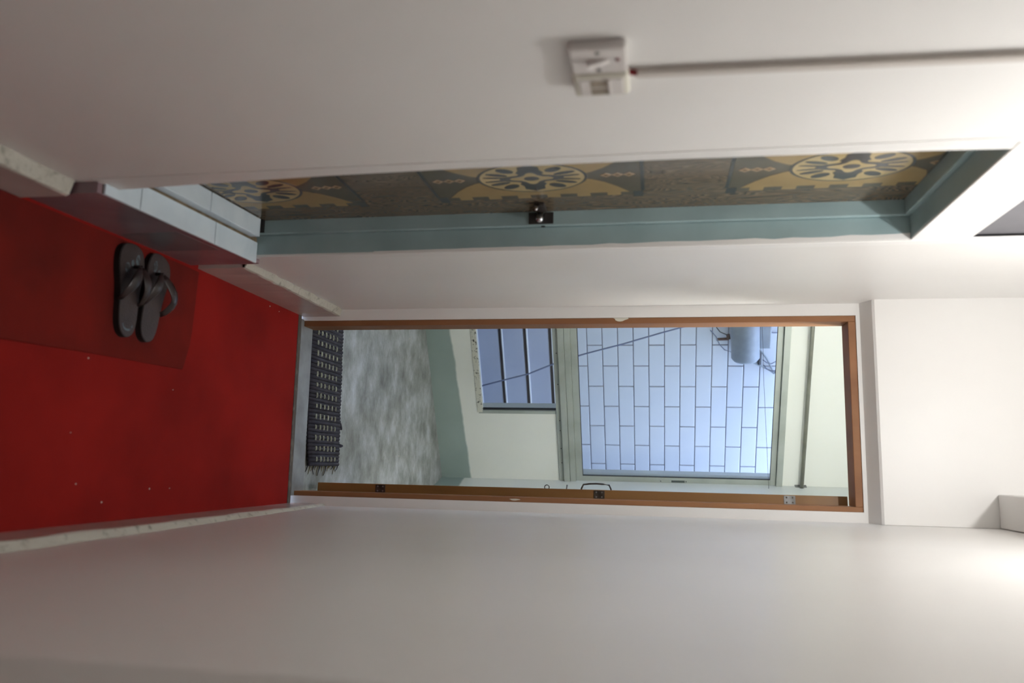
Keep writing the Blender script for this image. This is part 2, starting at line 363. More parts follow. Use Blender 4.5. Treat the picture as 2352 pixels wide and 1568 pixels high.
# printed pattern: three medallions, flat print
HCN = 1.958
RH, RZ = 0.100, 0.139
def plate(name, pts, m, lvl, parent):
    pts = [(max(DY0 + 0.012, min(DY1 - st - 0.002, y)), max(0.266, min(DZ1 - st - 0.002, z))) for y, z in pts]
    return B().prism([(XD - 0.0002 + 0, y, z) for y, z in pts], (0.0002 + 0.00035 * lvl, 0, 0)).build(name, m, parent)
def mirror(f): return [f(1), f(-1)]
for k, zc in enumerate((0.362, 1.143, 1.921)):
    hc = HCN + (0.010 if k == 0 else 0.004 if k == 2 else 0)
    top = zc + 0.281; bot = zc - 0.281
    fld = plate('print_field', [(hc - 0.155, bot), (hc + 0.155, bot), (hc + 0.155, top), (hc - 0.155, top)], 'p_field', 1, leaf)
    for s in (1, -1):
        # ochre half: inner edge flares away from the medallion, outer edge is toothed
        inner = []
        for i in range(17):
            q = -1 + 2 * i / 16; z = zc + q * 0.245
            inner.append((hc + s * (0.012 + 0.118 * max(0.0, (abs(q) - 0.42) / 0.58) ** 2.0), z))
        outer = []
        n = 6; step = 0.49 / n
        for i in range(n):
            z0 = zc + 0.245 - i * step
            outer += [(hc + s * 0.130, z0), (hc + s * 0.130, z0 - step * 0.28), (hc + s * 0.154, z0 - step * 0.28), (hc + s * 0.154, z0 - step * 0.72), (hc + s * 0.130, z0 - step * 0.72)]
        o_ = inner + outer
        plate('print_band', o_, 'p_yellow', 2, fld)
        # wood-grain notches at the far corners of the field
        for u in (1, -1):
            plate('print_block', [(hc + s * 0.128, zc + u * 0.281), (hc + s * 0.17, zc + u * 0.281), (hc + s * 0.17, zc + u * 0.255), (hc + s * 0.128, zc + u * 0.255)], 'p_dark', 1.6, fld)
        # end line
        plate('print_line', [(hc - 0.125, zc + s * 0.276), (hc + 0.125, zc + s * 0.276), (hc + 0.125, zc + s * 0.285), (hc - 0.125, zc + s * 0.285)], 'p_dark', 2.2, fld)
        for j in range(3):
            zz = zc + s * (0.190 + 0.029 * j)
            plate('print_diamond', [(hc, zz - 0.0148), (hc + 0.013, zz), (hc, zz + 0.0148), (hc - 0.013, zz)], 'p_pink', 3, fld)
            plate('print_diamond_eye', [(hc, zz - 0.008), (hc + 0.006, zz), (hc, zz + 0.008), (hc - 0.006, zz)], 'p_rust', 4, fld)
    ell = lambda r, n=48: [(hc + RH * r * math.cos(2 * math.pi * i / n), zc + RZ * r * math.sin(2 * math.pi * i / n)) for i in range(n)]
    plate('print_ring', ell(1.03), 'p_dark', 3, fld); plate('print_disc', ell(0.975), 'p_cream', 4, fld)
    def pol(a, r): return (hc + RH * r * math.sin(a), zc + RZ * r * math.cos(a))
    for a_ in (0, 90, 180, 270):                                  # four broad tulip petals
        a = math.radians(a_); wide = 0.30 if a_ in (90, 270) else 0.32; q = 1.0 if a_ in (90, 270) else 0.66
        plate('print_petal', [pol(a, 0.05), pol(a + wide * 2.0, 0.46 * q), pol(a + wide * 1.1, 0.60 * q), pol(a + wide * 0.8, 0.80 * q), pol(a, 0.93 * q), pol(a - wide * 0.8, 0.80 * q), pol(a - wide * 1.1, 0.60 * q), pol(a - wide * 2.0, 0.46 * q)], 'p_dark', 5, fld)
    for base in (0, 180):
        for a_, r0, wd in ((10, 0.42, 0.05), (27, 0.48, 0.085), (52, 0.52, 0.125)):
            for s in (1, -1):
                a = math.radians(base + s * a_)
                pts = []
                for i in range(12):
                    t = 2 * math.pi * i / 12
                    rr = r0 + (0.92 - r0) * (0.5 - 0.5 * math.cos(t)); off = wd * math.sin(t) * (1 if 1 else 0)
                    pts.append(pol(a + off / max(rr, 0.3), rr))
                plate('print_leaf', pts, 'p_dark', 5.2, fld)
    star = [pol(2 * math.pi * i / 48, 0.46 + 0.12 * math.cos(4 * 2 * math.pi * i / 48)) for i in range(48)]
    plate('print_star', star, 'p_dark', 5.4, fld)
    fl = [pol(2 * math.pi * i / 40, 0.24 + 0.17 * (0.5 + 0.5 * math.cos(4 * 2 * math.pi * i / 40)) ** 2) for i in range(40)]
    plate('print_flower', fl, 'p_cream', 6, fld); plate('print_eye', ell(0.145, 24), 'p_dark', 7, fld)
# bolt latch on the frame, reaching over the door
lt = B().box(XF2 + 0.004, XF1 - 0.004, DY1 - st - 0.004, DY1 - st, 1.094, 1.166).build('latch_plate', 'black_metal', d1, 0.001)
b = B()
b.tube([(XD + 0.006, 2.236, 1.128), (XD + 0.030, 2.205, 1.130), (XD + 0.040, 2.185, 1.132)], [0.013, 0.012, 0.009], 10)
b.build('bolt', 'chrome', lt, smooth=True)
B().box(XD, XD + 0.010, 2.150, 2.215, 1.120, 1.150).build('latch_body', 'black_metal', lt, 0.002)
B().tube([(XD + 0.006, 2.155, 1.133), (XD + 0.032, 2.118, 1.131)], 0.004, 8).build('lever', 'chrome', lt, smooth=True)
B().lathe([(0.0065, 0), (0.0065, 0.0012)], (XF1, DY1 - 0.0075, 1.135), (1, 0, 0), 14).build('bolt_hole', 'dark', d1)
# hall-side opening above the door, closed by a grey board
vt = box('transom_board', 'grey_board', XL - 0.040, XL - 0.010, VY0, VY1, VZ0 + 0.006, VZ1, d1); vt['label'] = 'dark grey board closing the opening above the door'
# tiled step
def sp(px, py, X): return on_x(px, py, X)
zA, zB = 0.198, 0.240                       # the step top rises a little towards the brown doorway
def zs(y): return zA + (zB - zA) * (y - 1.58) / (2.25 - 1.58)
XS0, XS1, XS2 = -0.602, -0.664, -0.672
def tilequad(bl, xa, xb, ya, yb, th, lift=0.0):
    lo = [(xa, ya, zs(ya) - th + lift), (xb, ya, zs(ya) - th + lift), (xb, yb, zs(yb) - th + lift), (xa, yb, zs(yb) - th + lift)]
    hi = [(x, y, z + th) for x, y, z in lo]
    return bl.hexa(lo, hi)
b = B(); b.hexa([(-0.76, 1.585, -0.02), (-0.598, 1.585, -0.02), (-0.606, DY1 + 0.03, -0.02), (-0.76, DY1 + 0.03, -0.02)], [(-0.76, 1.585, zs(1.585) - 0.006), (-0.598, 1.585, zs(1.585) - 0.006), (-0.605, DY1 + 0.03, zs(DY1) - 0.006), (-0.76, DY1 + 0.03, zs(DY1) - 0.006)])
step = struct(b.build('trim_3', 'riser'), 'mauve-grey painted step with pale tiles below the patterned door', 'step')
tilequad(B(), -0.68, XS0, 1.60, DY1, 0.004, -0.003).build('grout_bed', 'grout', step)
for ya, yb in ((1.600, 1.7185), (1.7215, 2.0285), (2.0315, 2.2485)):
    tilequad(B(), XS1, XS0 + 0.003, ya, yb, 0.007, 0.002).build('tile', 'step_tile', step, 0.001)
for ya, yb in ((1.640, 1.9585), (1.9615, 2.212)):
    tilequad(B(), XS2 - 0.056, XS2, ya, yb, 0.030, 0.029).build('upright_tile', 'step_tile', step, 0.0015)
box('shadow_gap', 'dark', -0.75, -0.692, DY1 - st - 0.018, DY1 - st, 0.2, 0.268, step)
# grey patch painted on the riser
q0, q1 = 1.93, 2.10
b = B(); b.hexa([(-0.6035, q0 - 0.01, 0.012), (-0.6008, q0 - 0.01, 0.012), (-0.6026, q1, 0.012), (-0.6052, q1, 0.012)], [(-0.6035, q0 - 0.02, 0.186), (-0.6008, q0 - 0.02, 0.186), (-0.6026, q1 + 0.004, 0.200), (-0.6052, q1 + 0.004, 0.200)])
b.build('paint_patch', 'riser_patch', step)

# ------------------------------------------------------------------ brown doorway
d2 = struct(root('door_2', (-0.22, 3.19, 0)), 'brown wooden doorway at the hall end, its leaf swung open onto the landing', 'door')
jw = 0.0225
box('door_frame', 'wood', FX0, FX0 + jw, YF + 0.004, 3.238, 0.0, FZ1, d2, 0.002)
box('door_frame', 'wood', FX1 - 0.0185, FX1, YF + 0.004, 3.225, 0.0, FZ1, d2, 0.002)
box('door_head', 'wood', FX0 + jw, FX1 - 0.0185, YF + 0.004, 3.238, FZ1 - 0.027, FZ1, d2, 0.002)
box('threshold_edge', 'threshold_edge', FX0 - 0.03, 0.17, 3.082, 3.108, -0.05, 0.003, d2, 0.002)
box('threshold', 'threshold', FX0 - 0.005, FX1, 3.108, 3.222, -0.06, 0.004, d2, 0.002)
# open leaf: hinge edge faces the hall
HXL, HY = 0.0885, 3.232
ldir = Vector((0.052, 1, 0)).normalized(); lnrm = Vector((ldir.y, -ldir.x, 0))
LM = Matrix(((lnrm.x, ldir.x, 0, HXL), (lnrm.y, ldir.y, 0, HY), (0, 0, 1, 0), (0, 0, 0, 1)))   # local x = leaf thickness, y = leaf width
lf2 = B(LM).box(0, 0.0365, 0, 0.66, 0.062, 2.160).build('door_leaf', 'wood_edge', d2, 0.002)
for zc, m in ((0.337, 'hinge_dark'), (1.236, 'hinge_dark'), (1.952, 'steel')):
    hg = B(LM).box(0.003, 0.0355, -0.0022, 0.001, zc - 0.021, zc + 0.021).build('hinge', m, d2, 0.0006)
    for sx in (0.010, 0.028):
        for sz in (-0.011, 0.011):
            B(LM).lathe([(0.0034, 0), (0.003, 0.001), (0.001, 0.0008)], (sx, -0.0021, zc + sz), (0, -1, 0), 10).build('screw', 'steel' if m == 'hinge_dark' else 'hinge_dark', hg)
yh = 0.60
hd = B(LM).tube([(0, yh, 1.110), (-0.020, yh, 1.114), (-0.037, yh, 1.122), (-0.041, yh, 1.150), (-0.0425, yh, 1.182), (-0.041, yh, 1.214), (-0.037, yh, 1.242), (-0.020, yh, 1.250), (0, yh, 1.254)], 0.004, 8).build('pull_handle', 'hinge_dark', d2, smooth=True)
B(LM).tube([(-0.020 + 0.011 * math.cos(t * math.pi / 8), yh, 0.950 + 0.011 * math.sin(t * math.pi / 8)) for t in range(17)], 0.0022, 6).build('ring', 'black_metal', d2, smooth=True)
B(LM).lathe([(0.009, 0), (0.009, 0.012)], (0, yh, 0.976), (-1, 0, 0), 12).build('lock_cylinder', 'steel', d2)
B(LM).tube([(0, yh, 1.042), (-0.034, yh, 1.046)], 0.0035, 8).build('bolt_knob', 'steel', d2, smooth=True)
# filler blobs on the frame
for xx, yy, zz, dx, dz in ((FX0 + 0.004, YF + 0.003, 1.32, 0.018, 0.034), (FX1 - 0.009, YF + 0.003, 0.915, 0.006, 0.024)):
    B().prism([(xx - dx * 0.6 * math.cos(t), yy, zz + dz * math.sin(t) * (1.0 if math.cos(t) > 0 else 0.6)) for t in [i * math.pi / 6 for i in range(12)]], (0, 0.004, 0)).build('filler_patch', 'cream_plastic', d2)

# ------------------------------------------------------------------ landing
ZL = -0.03
struct(box('floor_landing', 'concrete', -2.0, 1.4, 3.222, 6.3, ZL - 0.08, ZL), 'worn grey concrete floor of the landing', 'floor')
A0 = Vector((-0.882, 5.047, ZL)); AR = math.radians(30)
WM = Matrix.Translation(A0) @ Matrix.Rotation(AR, 4, 'Z')      # local x along the window wall, y outwards, z up from landing floor
ZO = -ZL                                                       # world z -> local z
def wall_obj(name, m, boxes, label):
    b = B()
    for q in boxes: b.box(*q)
    o = b.build(name, m); o.matrix_world = WM; MW[o.name] = WM
    return struct(o, label, 'wall')
T = 0.16
SR = 1.172
ww = wall_obj('wall_window', 'landing', [(-1.3, SR + 0.2, 0, T, 0, 0.279 + ZO), (0.62, SR + 0.2, 0, T, 0.279 + ZO, 0.806 + ZO), (-1.3, -1.05, 0, T, 0.279 + ZO, 2.272 + ZO), (1.155, SR + 0.2, 0, T, 0.806 + ZO, 2.272 + ZO), (-1.3, SR + 0.2, 0, T, 2.272 + ZO, 3.4), (-1.3, SR + 0.2, 0, T, -3.0, 0), (-3.3, -1.3, 0, T, -3.0, 3.4), (SR + 0.2, 3.6, 0, T, -3.0, 3.4)], 'cream landing wall with green painted foot and the two windows')
cr = WM @ Vector((SR - 0.02, 0, 0))
# side wall of the landing, running back to the doorway
e0 = Vector((0.098, 5.60, ZL)); e1 = Vector((0.66, 3.25, ZL))
sd = (e1 - e0).normalized(); SM = Matrix.Translation(e0) @ Matrix.Rotation(math.atan2(sd.y, sd.x), 4, 'Z')
o = B().box(-0.35, 2.6, 0, 0.14, 0, 3.05).build('wall_landing_right', 'landing'); o.matrix_world = SM; MW[o.name] = SM
struct(o, 'cream landing wall behind the open brown door leaf', 'wall')
b = B(); b.box(-1.96, -1.82, 3.2, 5.2, ZL, 0.65); b.box(-1.96, -1.82, 3.2, 3.5, 0.65, 2.5); b.box(-1.96, -1.82, 4.6, 5.2, 0.65, 2.5); b.box(-1.96, -1.82, 3.2, 5.2, 2.5, 3.02)
struct(b.build('wall_landing_left', 'landing'), 'cream landing wall out of sight left of the doorway', 'wall')
struct(box('ceiling_landing', 'paint', -2.0, 1.4, 3.2, 6.0, 3.02, 3.1), 'white ceiling of the landing', 'ceiling')

w3 = struct(root('fill_window', (-1.89, 4.05, 0.95)), 'unseen side window added for fill daylight on the landing, left of the doorway', 'window')  # added opening, out of sight, bringing fill daylight onto the landing
for y0, y1, z0, z1 in ((3.5, 3.54, 0.65, 2.5), (4.56, 4.6, 0.65, 2.5), (3.54, 4.56, 0.65, 0.69), (3.54, 4.56, 2.46, 2.5), (4.03, 4.07, 0.69, 2.46)): box('window_frame', 'alu', -1.93, -1.86, y0, y1, z0, z1, w3)
for y0, y1 in ((3.54, 4.03), (4.07, 4.56)): box('pane', 'glass', -1.90, -1.895, y0, y1, 0.69, 2.46, w3)
# windows, built in the window wall's own frame
def win(name, label):
    o = root(name, A0, AR); return struct(o, label, 'window')
def wb(name, m, parent, s0, s1, y0, y1, z0, z1, bevel=0.0015): return box(name, m, s0, s1, y0, y1, z0 + ZO, z1 + ZO, parent, bevel, WM)
w1 = win('window_1', 'large aluminium sliding window looking onto the tiled wall')
WS0, WS1 = -1.05, 1.155
fl = wb('sill_flange', 'alu', w1, WS0, WS1 - 0.02, -0.012, 0.0, 0.808, 0.842)
wb('sill_track', 'alu', w1, WS0, WS1 - 0.010, -0.034, 0.03, 0.842, 0.882)
wb('sill_track', 'alu', w1, WS0, WS1 - 0.004, -0.022, 0.03, 0.884, 0.921)
for s_ in (0.18, 0.40, 0.665, 0.74, 0.875, 0.985):
    B(WM).lathe([(0.004, 0), (0.003, 0.002)], (s_, -0.012, 0.829 + ZO), (0, -1, 0), 10).build('screw', 'gasket', fl)
wb('head_track', 'alu', w1, WS0, WS1, -0.026, 0.03, 2.236, 2.274)
wb('jamb', 'alu', w1, WS1 - 0.008, WS1 + 0.004, -0.010, 0.03, 0.842, 2.274)
sash = wb('sash_rail', 'alu', w1, WS0, 1.146, 0.002, 0.026, 0.922, 0.966)
wb('sash_rail', 'alu', w1, WS0, 1.146, 0.002, 0.026, 2.200, 2.235)
ss = wb('sash_stile', 'alu', w1, 1.090, 1.146, 0.002, 0.026, 0.966, 2.200)
wb('gasket', 'gasket', w1, WS0, 1.090, 0.0015, 0.010, 0.966, 0.9695, 0)
wb('gasket', 'gasket', w1, WS0, 1.090, 0.0015, 0.010, 2.1965, 2.200, 0)
wb('gasket', 'gasket', w1, 1.0865, 1.090, 0.0015, 0.010, 0.9695, 2.1965, 0)
wb('gasket', 'gasket', w1, 1.1465, 1.151, 0.0005, 0.010, 0.93, 2.20, 0)
wb('pane', 'glass', w1, WS0, 1.089, 0.011, 0.015, 0.967, 2.199, 0)
wb('lock_plate', 'alu', ss, 1.104, 1.128, -0.001, 0.003, 1.482, 1.668, 0.001)
wb('lock_pocket', 'lock', ss, 1.108, 1.124, -0.002, 0.003, 1.562, 1.650, 0.001)
for z_ in (1.492, 1.659): B(WM).lathe([(0.004, 0), (0.003, 0.0015)], (1.116, -0.001, z_ + ZO), (0, -1, 0), 10).build('screw', 'gasket', ss)
for i, (s_, z_, r_) in enumerate(((1.128, 0.835, 0.010), (1.14, 0.85, 0.008), (1.148, 0.878, 0.011), (1.150, 0.905, 0.008), (1.14, 2.27, 0.008))):
    B(WM).lathe([(r_, -0.004), (r_ * 1.1, 0.002), (r_ * 0.5, 0.008)], (s_, -0.012, z_ + ZO), (0, -1, 0), 9).build('sealant', 'sealant', w1, smooth=True)
w2 = win('window_2', 'small low fixed window left of the cream panel, below the sliding window')
wb('sealant_bead', 'sealant', w2, WS0, 0.612, -0.004, 0.02, 0.270, 0.306)
wb('side_bead', 'alu', w2, 0.600, 0.622, -0.003, 0.03, 0.279, 0.806)
wb('gasket', 'gasket', w2, 0.592, 0.600, 0.012, 0.03, 0.300, 0.806, 0)
wb('pane', 'glass', w2, WS0, 0.600, 0.020, 0.024, 0.300, 0.806, 0)

# pipe / rail above the window
pr = root('rail', WM @ Vector((0.1, -0.05, 2.39 + ZO)), AR)
tag(pr, 'grey metal rail fixed across the landing wall above the window', 'rail')
B(WM).tube([(-1.2, -0.045, 2.392 + ZO), (1.160, -0.045, 2.392 + ZO)], 0.0125, 14).build('pipe', 'pipe', pr, smooth=True)
B(WM).box(1.118, 1.128, -0.068, -0.0, 2.355 + ZO, 2.428 + ZO).build('bracket', 'steel', pr, 0.002)
B(WM).box(1.150, 1.158, -0.060, -0.020, 2.368 + ZO, 2.412 + ZO).build('end_cap', 'white_plastic', pr, 0.002)
sg = B(WM).tube([(-0.9, -0.12, 2.035 + ZO), (-0.25, -0.12, 2.075 + ZO), (0.35, -0.12, 2.115 + ZO), (0.95, -0.12, 2.165 + ZO), (1.08, -0.12, 2.175 + ZO)], 0.0011, 5).build('string', 'string')
tag(sg, 'thin dark string stretched across the upper part of the window', 'string')

# ------------------------------------------------------------------ wall across the light well
D = 1.2
TP, TW = 0.122, 0.3585                       # tile pitch: height, width
ZSPLIT = 0.80
nb = B().box(-3.2, 3.6, D + 0.008, D + 0.2, ZSPLIT + ZO, 7.0).build('wall_neighbour', 'tile_joint')
nb.matrix_world = WM; MW[nb.name] = WM; struct(nb, 'pale glazed tile wall across the light well, outside the large window', 'wall')
nb2 = B().box(-3.2, 3.6, D + 0.010, D + 0.2, -4.0, ZSPLIT + ZO).build('wall_neighbour_low', 'board_joint')
nb2.matrix_world = WM; MW[nb2.name] = WM; struct(nb2, 'pale horizontal cladding boards across the light well, outside the low window', 'wall')
def shared_box(name, m, x, z, y0, y1, bev, lip=None):
    b = B().box(-x / 2, x / 2, y0, y1, -z / 2, z / 2)
    bmesh.ops.recalc_face_normals(b.bm, faces=b.bm.faces)
    bmesh.ops.bevel(b.bm, geom=list(b.bm.edges), offset=bev, segments=2, affect='EDGES', profile=0.5, clamp_overlap=True)
    me = bpy.data.meshes.new(name); b.bm.to_mesh(me); b.bm.free(); me.materials.append(M[m]); return me
tm = shared_box('tile', 'tile_wall', TW - 0.007, TP - 0.006, D, D + 0.02, 0.004)
for r in range(-7, 24):
    zc = 1.654 + ZO + (r + 0.5) * TP
    if zc - TP / 2 < ZSPLIT + ZO - 0.01: continue
    off = 0.961 if r % 2 == 0 else 0.961 - TW / 2
    for c in range(-5, 4):
        o = bpy.data.objects.new('tile', tm); COL.objects.link(o); o.parent = nb; o.location = (off + (c + 0.5) * TW, 0, zc)
em = shared_box('highlight_strip', 'edge_highlight', 6.58, 0.013, D - 0.020, D - 0.010, 0.003)  # thin white strip painting in the bright highlight at each board joint
pm = shared_box('cladding_board', 'board_wall', 6.6, 0.178, D - 0.012, D + 0.02, 0.008)
for r in range(-14, 4):
    zc = 0.207 + ZO + (r + 0.5) * 0.2045 + 0.012
    if zc + 0.09 > ZSPLIT + ZO + 0.06: continue
    o = bpy.data.objects.new('cladding_board', pm); COL.objects.link(o); o.parent = nb2; o.location = (0.2, 0, zc)
    e_ = bpy.data.objects.new('highlight_strip', em); COL.objects.link(e_); e_.parent = o; e_.location = (0, 0, -0.083)
gr = B().box(-3.4, 3.8, T, D + 0.01, -3.2, -3.0).build('floor_well_added', 'tile_joint'); gr.matrix_world = WM; MW[gr.name] = WM  # unseen floor added to block sky light coming from below
struct(gr, 'unseen grey floor added at the foot of the light well to stop sky light from below', 'floor')
for nm, s0 in (('wall_well_added_left', -3.3), ('wall_well_added_right', 3.5)):  # unseen end walls added so sky light enters the well from above only
    o = B().box(s0, s0 + 0.2, -1.5 if s0 < 0 else 0.3, D + 0.2, -3.0, 7.0).build(nm, 'board_wall'); o.matrix_world = WM; MW[o.name] = WM
    struct(o, 'unseen pale wall added to keep sky light out of the %s end of the light well' % ('left' if s0 < 0 else 'right'), 'wall')
# things fixed to that wall
def onn(px, py, off=D):
    r = ray(px, py); nn = Vector((-math.sin(AR), math.cos(AR), 0)); t = ((A0 - CAM).dot(nn) + off) / r.dot(nn)
    return WM.inverted() @ (CAM + r * t)
def wpath(pts, off): return [onn(x, y, off) for x, y in pts]
cn = root('stand_in_canister', WM @ Vector((0.45, D - 0.16, 2.05 + ZO)), AR)  # solid stand-in for a soft, see-through shadow/reflection on the tiles
tag(cn, 'solid grey canister standing in for a soft see-through patch on the tiled wall, upper left of the window', 'canister')
p0, p1 = onn(1712, 700, D - 0.14), onn(1712, 826, D - 0.14)
B(WM).lathe([(0.07, 0), (0.10, 0.015), (0.105, 0.03), (0.105, (p1 - p0).length - 0.02), (0.09, (p1 - p0).length)], p0, p1 - p0, 24).build('drum', 'canister', cn, smooth=True)
q0, q1 = onn(1768, 700, D - 0.06), onn(1758, 812, D - 0.06)
B(WM).box(q0.x, q1.x - 0.05, D - 0.09, D - 0.02, q1.z - 0.05, q0.z + 0.02).build('housing', 'canister', cn, 0.01)
B(WM).tube(wpath([(1710, 822), (1745, 838), (1778, 856), (1790, 850)], D - 0.03), 0.012, 8).build('bracket_arm', 'canister', cn)
B(WM).tube(wpath([(1744, 800), (1760, 822), (1778, 856)], D - 0.03), 0.007, 8).build('bracket_arm', 'canister', cn)
B(WM).tube(wpath([(1743, 836), (1745, 812), (1739, 796)], D - 0.03), 0.016, 8).build('clamp', 'cable_dark', cn)
rb = B(WM); a_ = onn(1646, 779, D - 0.05); c_ = onn(1674, 778, D - 0.05); f_ = onn(1672, 768, D - 0.05)
rb.tube([a_, c_], 0.011, 6); rb.tube([c_, f_], 0.016, 6)
tag(rb.build('wall_bracket', 'rust'), 'small rust-brown bracket on the tiles beside the grey canister', 'bracket')
def cable(name, pts, off, r, m, label):
    return tag(B(WM).tube(wpath(pts, off), r, 6).build(name, m, smooth=True), label, 'cable', 'cables on the light well wall')
cable('cable', [(1050, 905), (1110, 885), (1160, 872), (1215, 858), (1280, 832), (1345, 812), (1430, 790), (1520, 764), (1600, 742), (1690, 700)], D - 0.25, 0.006, 'cable', 'long grey cable running diagonally past both windows')
cable('cable', [(1646, 741), (1646, 752), (1654, 762), (1668, 768), (1674, 772)], D - 0.06, 0.004, 'cable_dark', 'short dark cable looping above the rust-brown bracket')
cable('cable', [(1632, 758), (1645, 773), (1652, 790), (1664, 803), (1685, 810)], D - 0.06, 0.004, 'cable', 'grey cable slung from the rust-brown bracket to the canister')
cable('cable', [(1752, 826), (1762, 833), (1772, 835), (1782, 830), (1790, 818)], D - 0.06, 0.004, 'cable', 'thin cable curling off the end of the canister bracket')
cable('cable', [(1754, 838), (1762, 848), (1774, 852), (1792, 848)], D - 0.06, 0.004, 'cable', 'lowest thin cable hooked below the canister bracket')
cable('cable', [(1754, 752), (1766, 760), (1775, 764), (1795, 764)], D - 0.012, 0.004, 'cable', 'thin cable at the head of the window left of the string')

# ------------------------------------------------------------------ woven rug on the landing
rg = root('rag_rug', (-0.3, 3.45, ZL), 0.0)
tag(rg, 'dark grey woven rag rug with pale dashes, just past the threshold', 'rug')
NX = 46; pitch = 0.0165
RX1 = 0.022
def rug_y(x):   # near and far edge of the rug at this x
    t = (RX1 - x) / 0.62
    return 3.300 - 0.045 * t, 3.655 - 0.030 * t
for i in range(NX):
    x = RX1 - (i + 0.5) * pitch
    ya, yb = rug_y(x); yb += random.uniform(-0.004, 0.004)
    lift = 0.0
    if i < 8: lift = 0.010 * (1 - i / 8.0)
    pts = [(x - 0.0, ya, ZL + 0.007 + lift), (x + random.uniform(-.001, .001), ya * .66 + yb * .34, ZL + 0.007 + lift * .8), (x + random.uniform(-.001, .001), ya * .33 + yb * .67, ZL + 0.007 + lift * .4), (x, yb - 0.004, ZL + 0.007), (x, yb, ZL + 0.006)]
    B().tube(pts, [0.0086, 0.0086, 0.0086, 0.0086, 0.005], 8, 0.75).build('rag_cord', 'rag', rg, smooth=True)
b = B()
for i in range(16):
    x = RX1 - 0.030 - i * 0.0465
    ya, yb = rug_y(x)
    for j in range(6):
        y = ya + 0.075 + j * 0.043 + random.uniform(-.003, .003)
        for s in (-0.004, 0.004):
            l = 0.0105 + random.uniform(-.002, .002)
            lift = 0.010 * max(0, 1 - (RX1 - x) / (8 * pitch)) * max(0, 1 - j / 7)
            b.tube([(x - l, y + s, ZL + 0.0125 + lift), (x, y + s, ZL + 0.0140 + lift), (x + l, y + s, ZL + 0.0125 + lift)], 0.0024, 6)
o = b.build('pale_stitches', 'stitch', rg); o['kind'] = 'stuff'
for i in range(16):
    y = 3.31 + i * 0.0225 + random.uniform(-.006, .006); l = random.uniform(0.012, 0.045)
    B().tube([(RX1, y, ZL + 0.008), (RX1 + l * .5, y + random.uniform(-.008, .008), ZL + 0.004), (RX1 + l, y + random.uniform(-.014, .014), ZL + 0.003)], [0.003, 0.002, 0.0012], 5).build('fringe', 'fringe' if i % 3 else 'rag', rg)
B().tube([(-0.075, 3.648, ZL + .008), (-0.072, 3.672, ZL + .008), (-0.073, 3.690, ZL + .007)], [.008, .008, .006], 8).build('loose_loop', 'rag', rg, smooth=True)
B().tube([(-0.175, 3.645, ZL + .008), (-0.158, 3.662, ZL + .008), (-0.150, 3.672, ZL + .007)], [.008, .007, .004], 8).build('loose_loop', 'rag', rg, smooth=True)

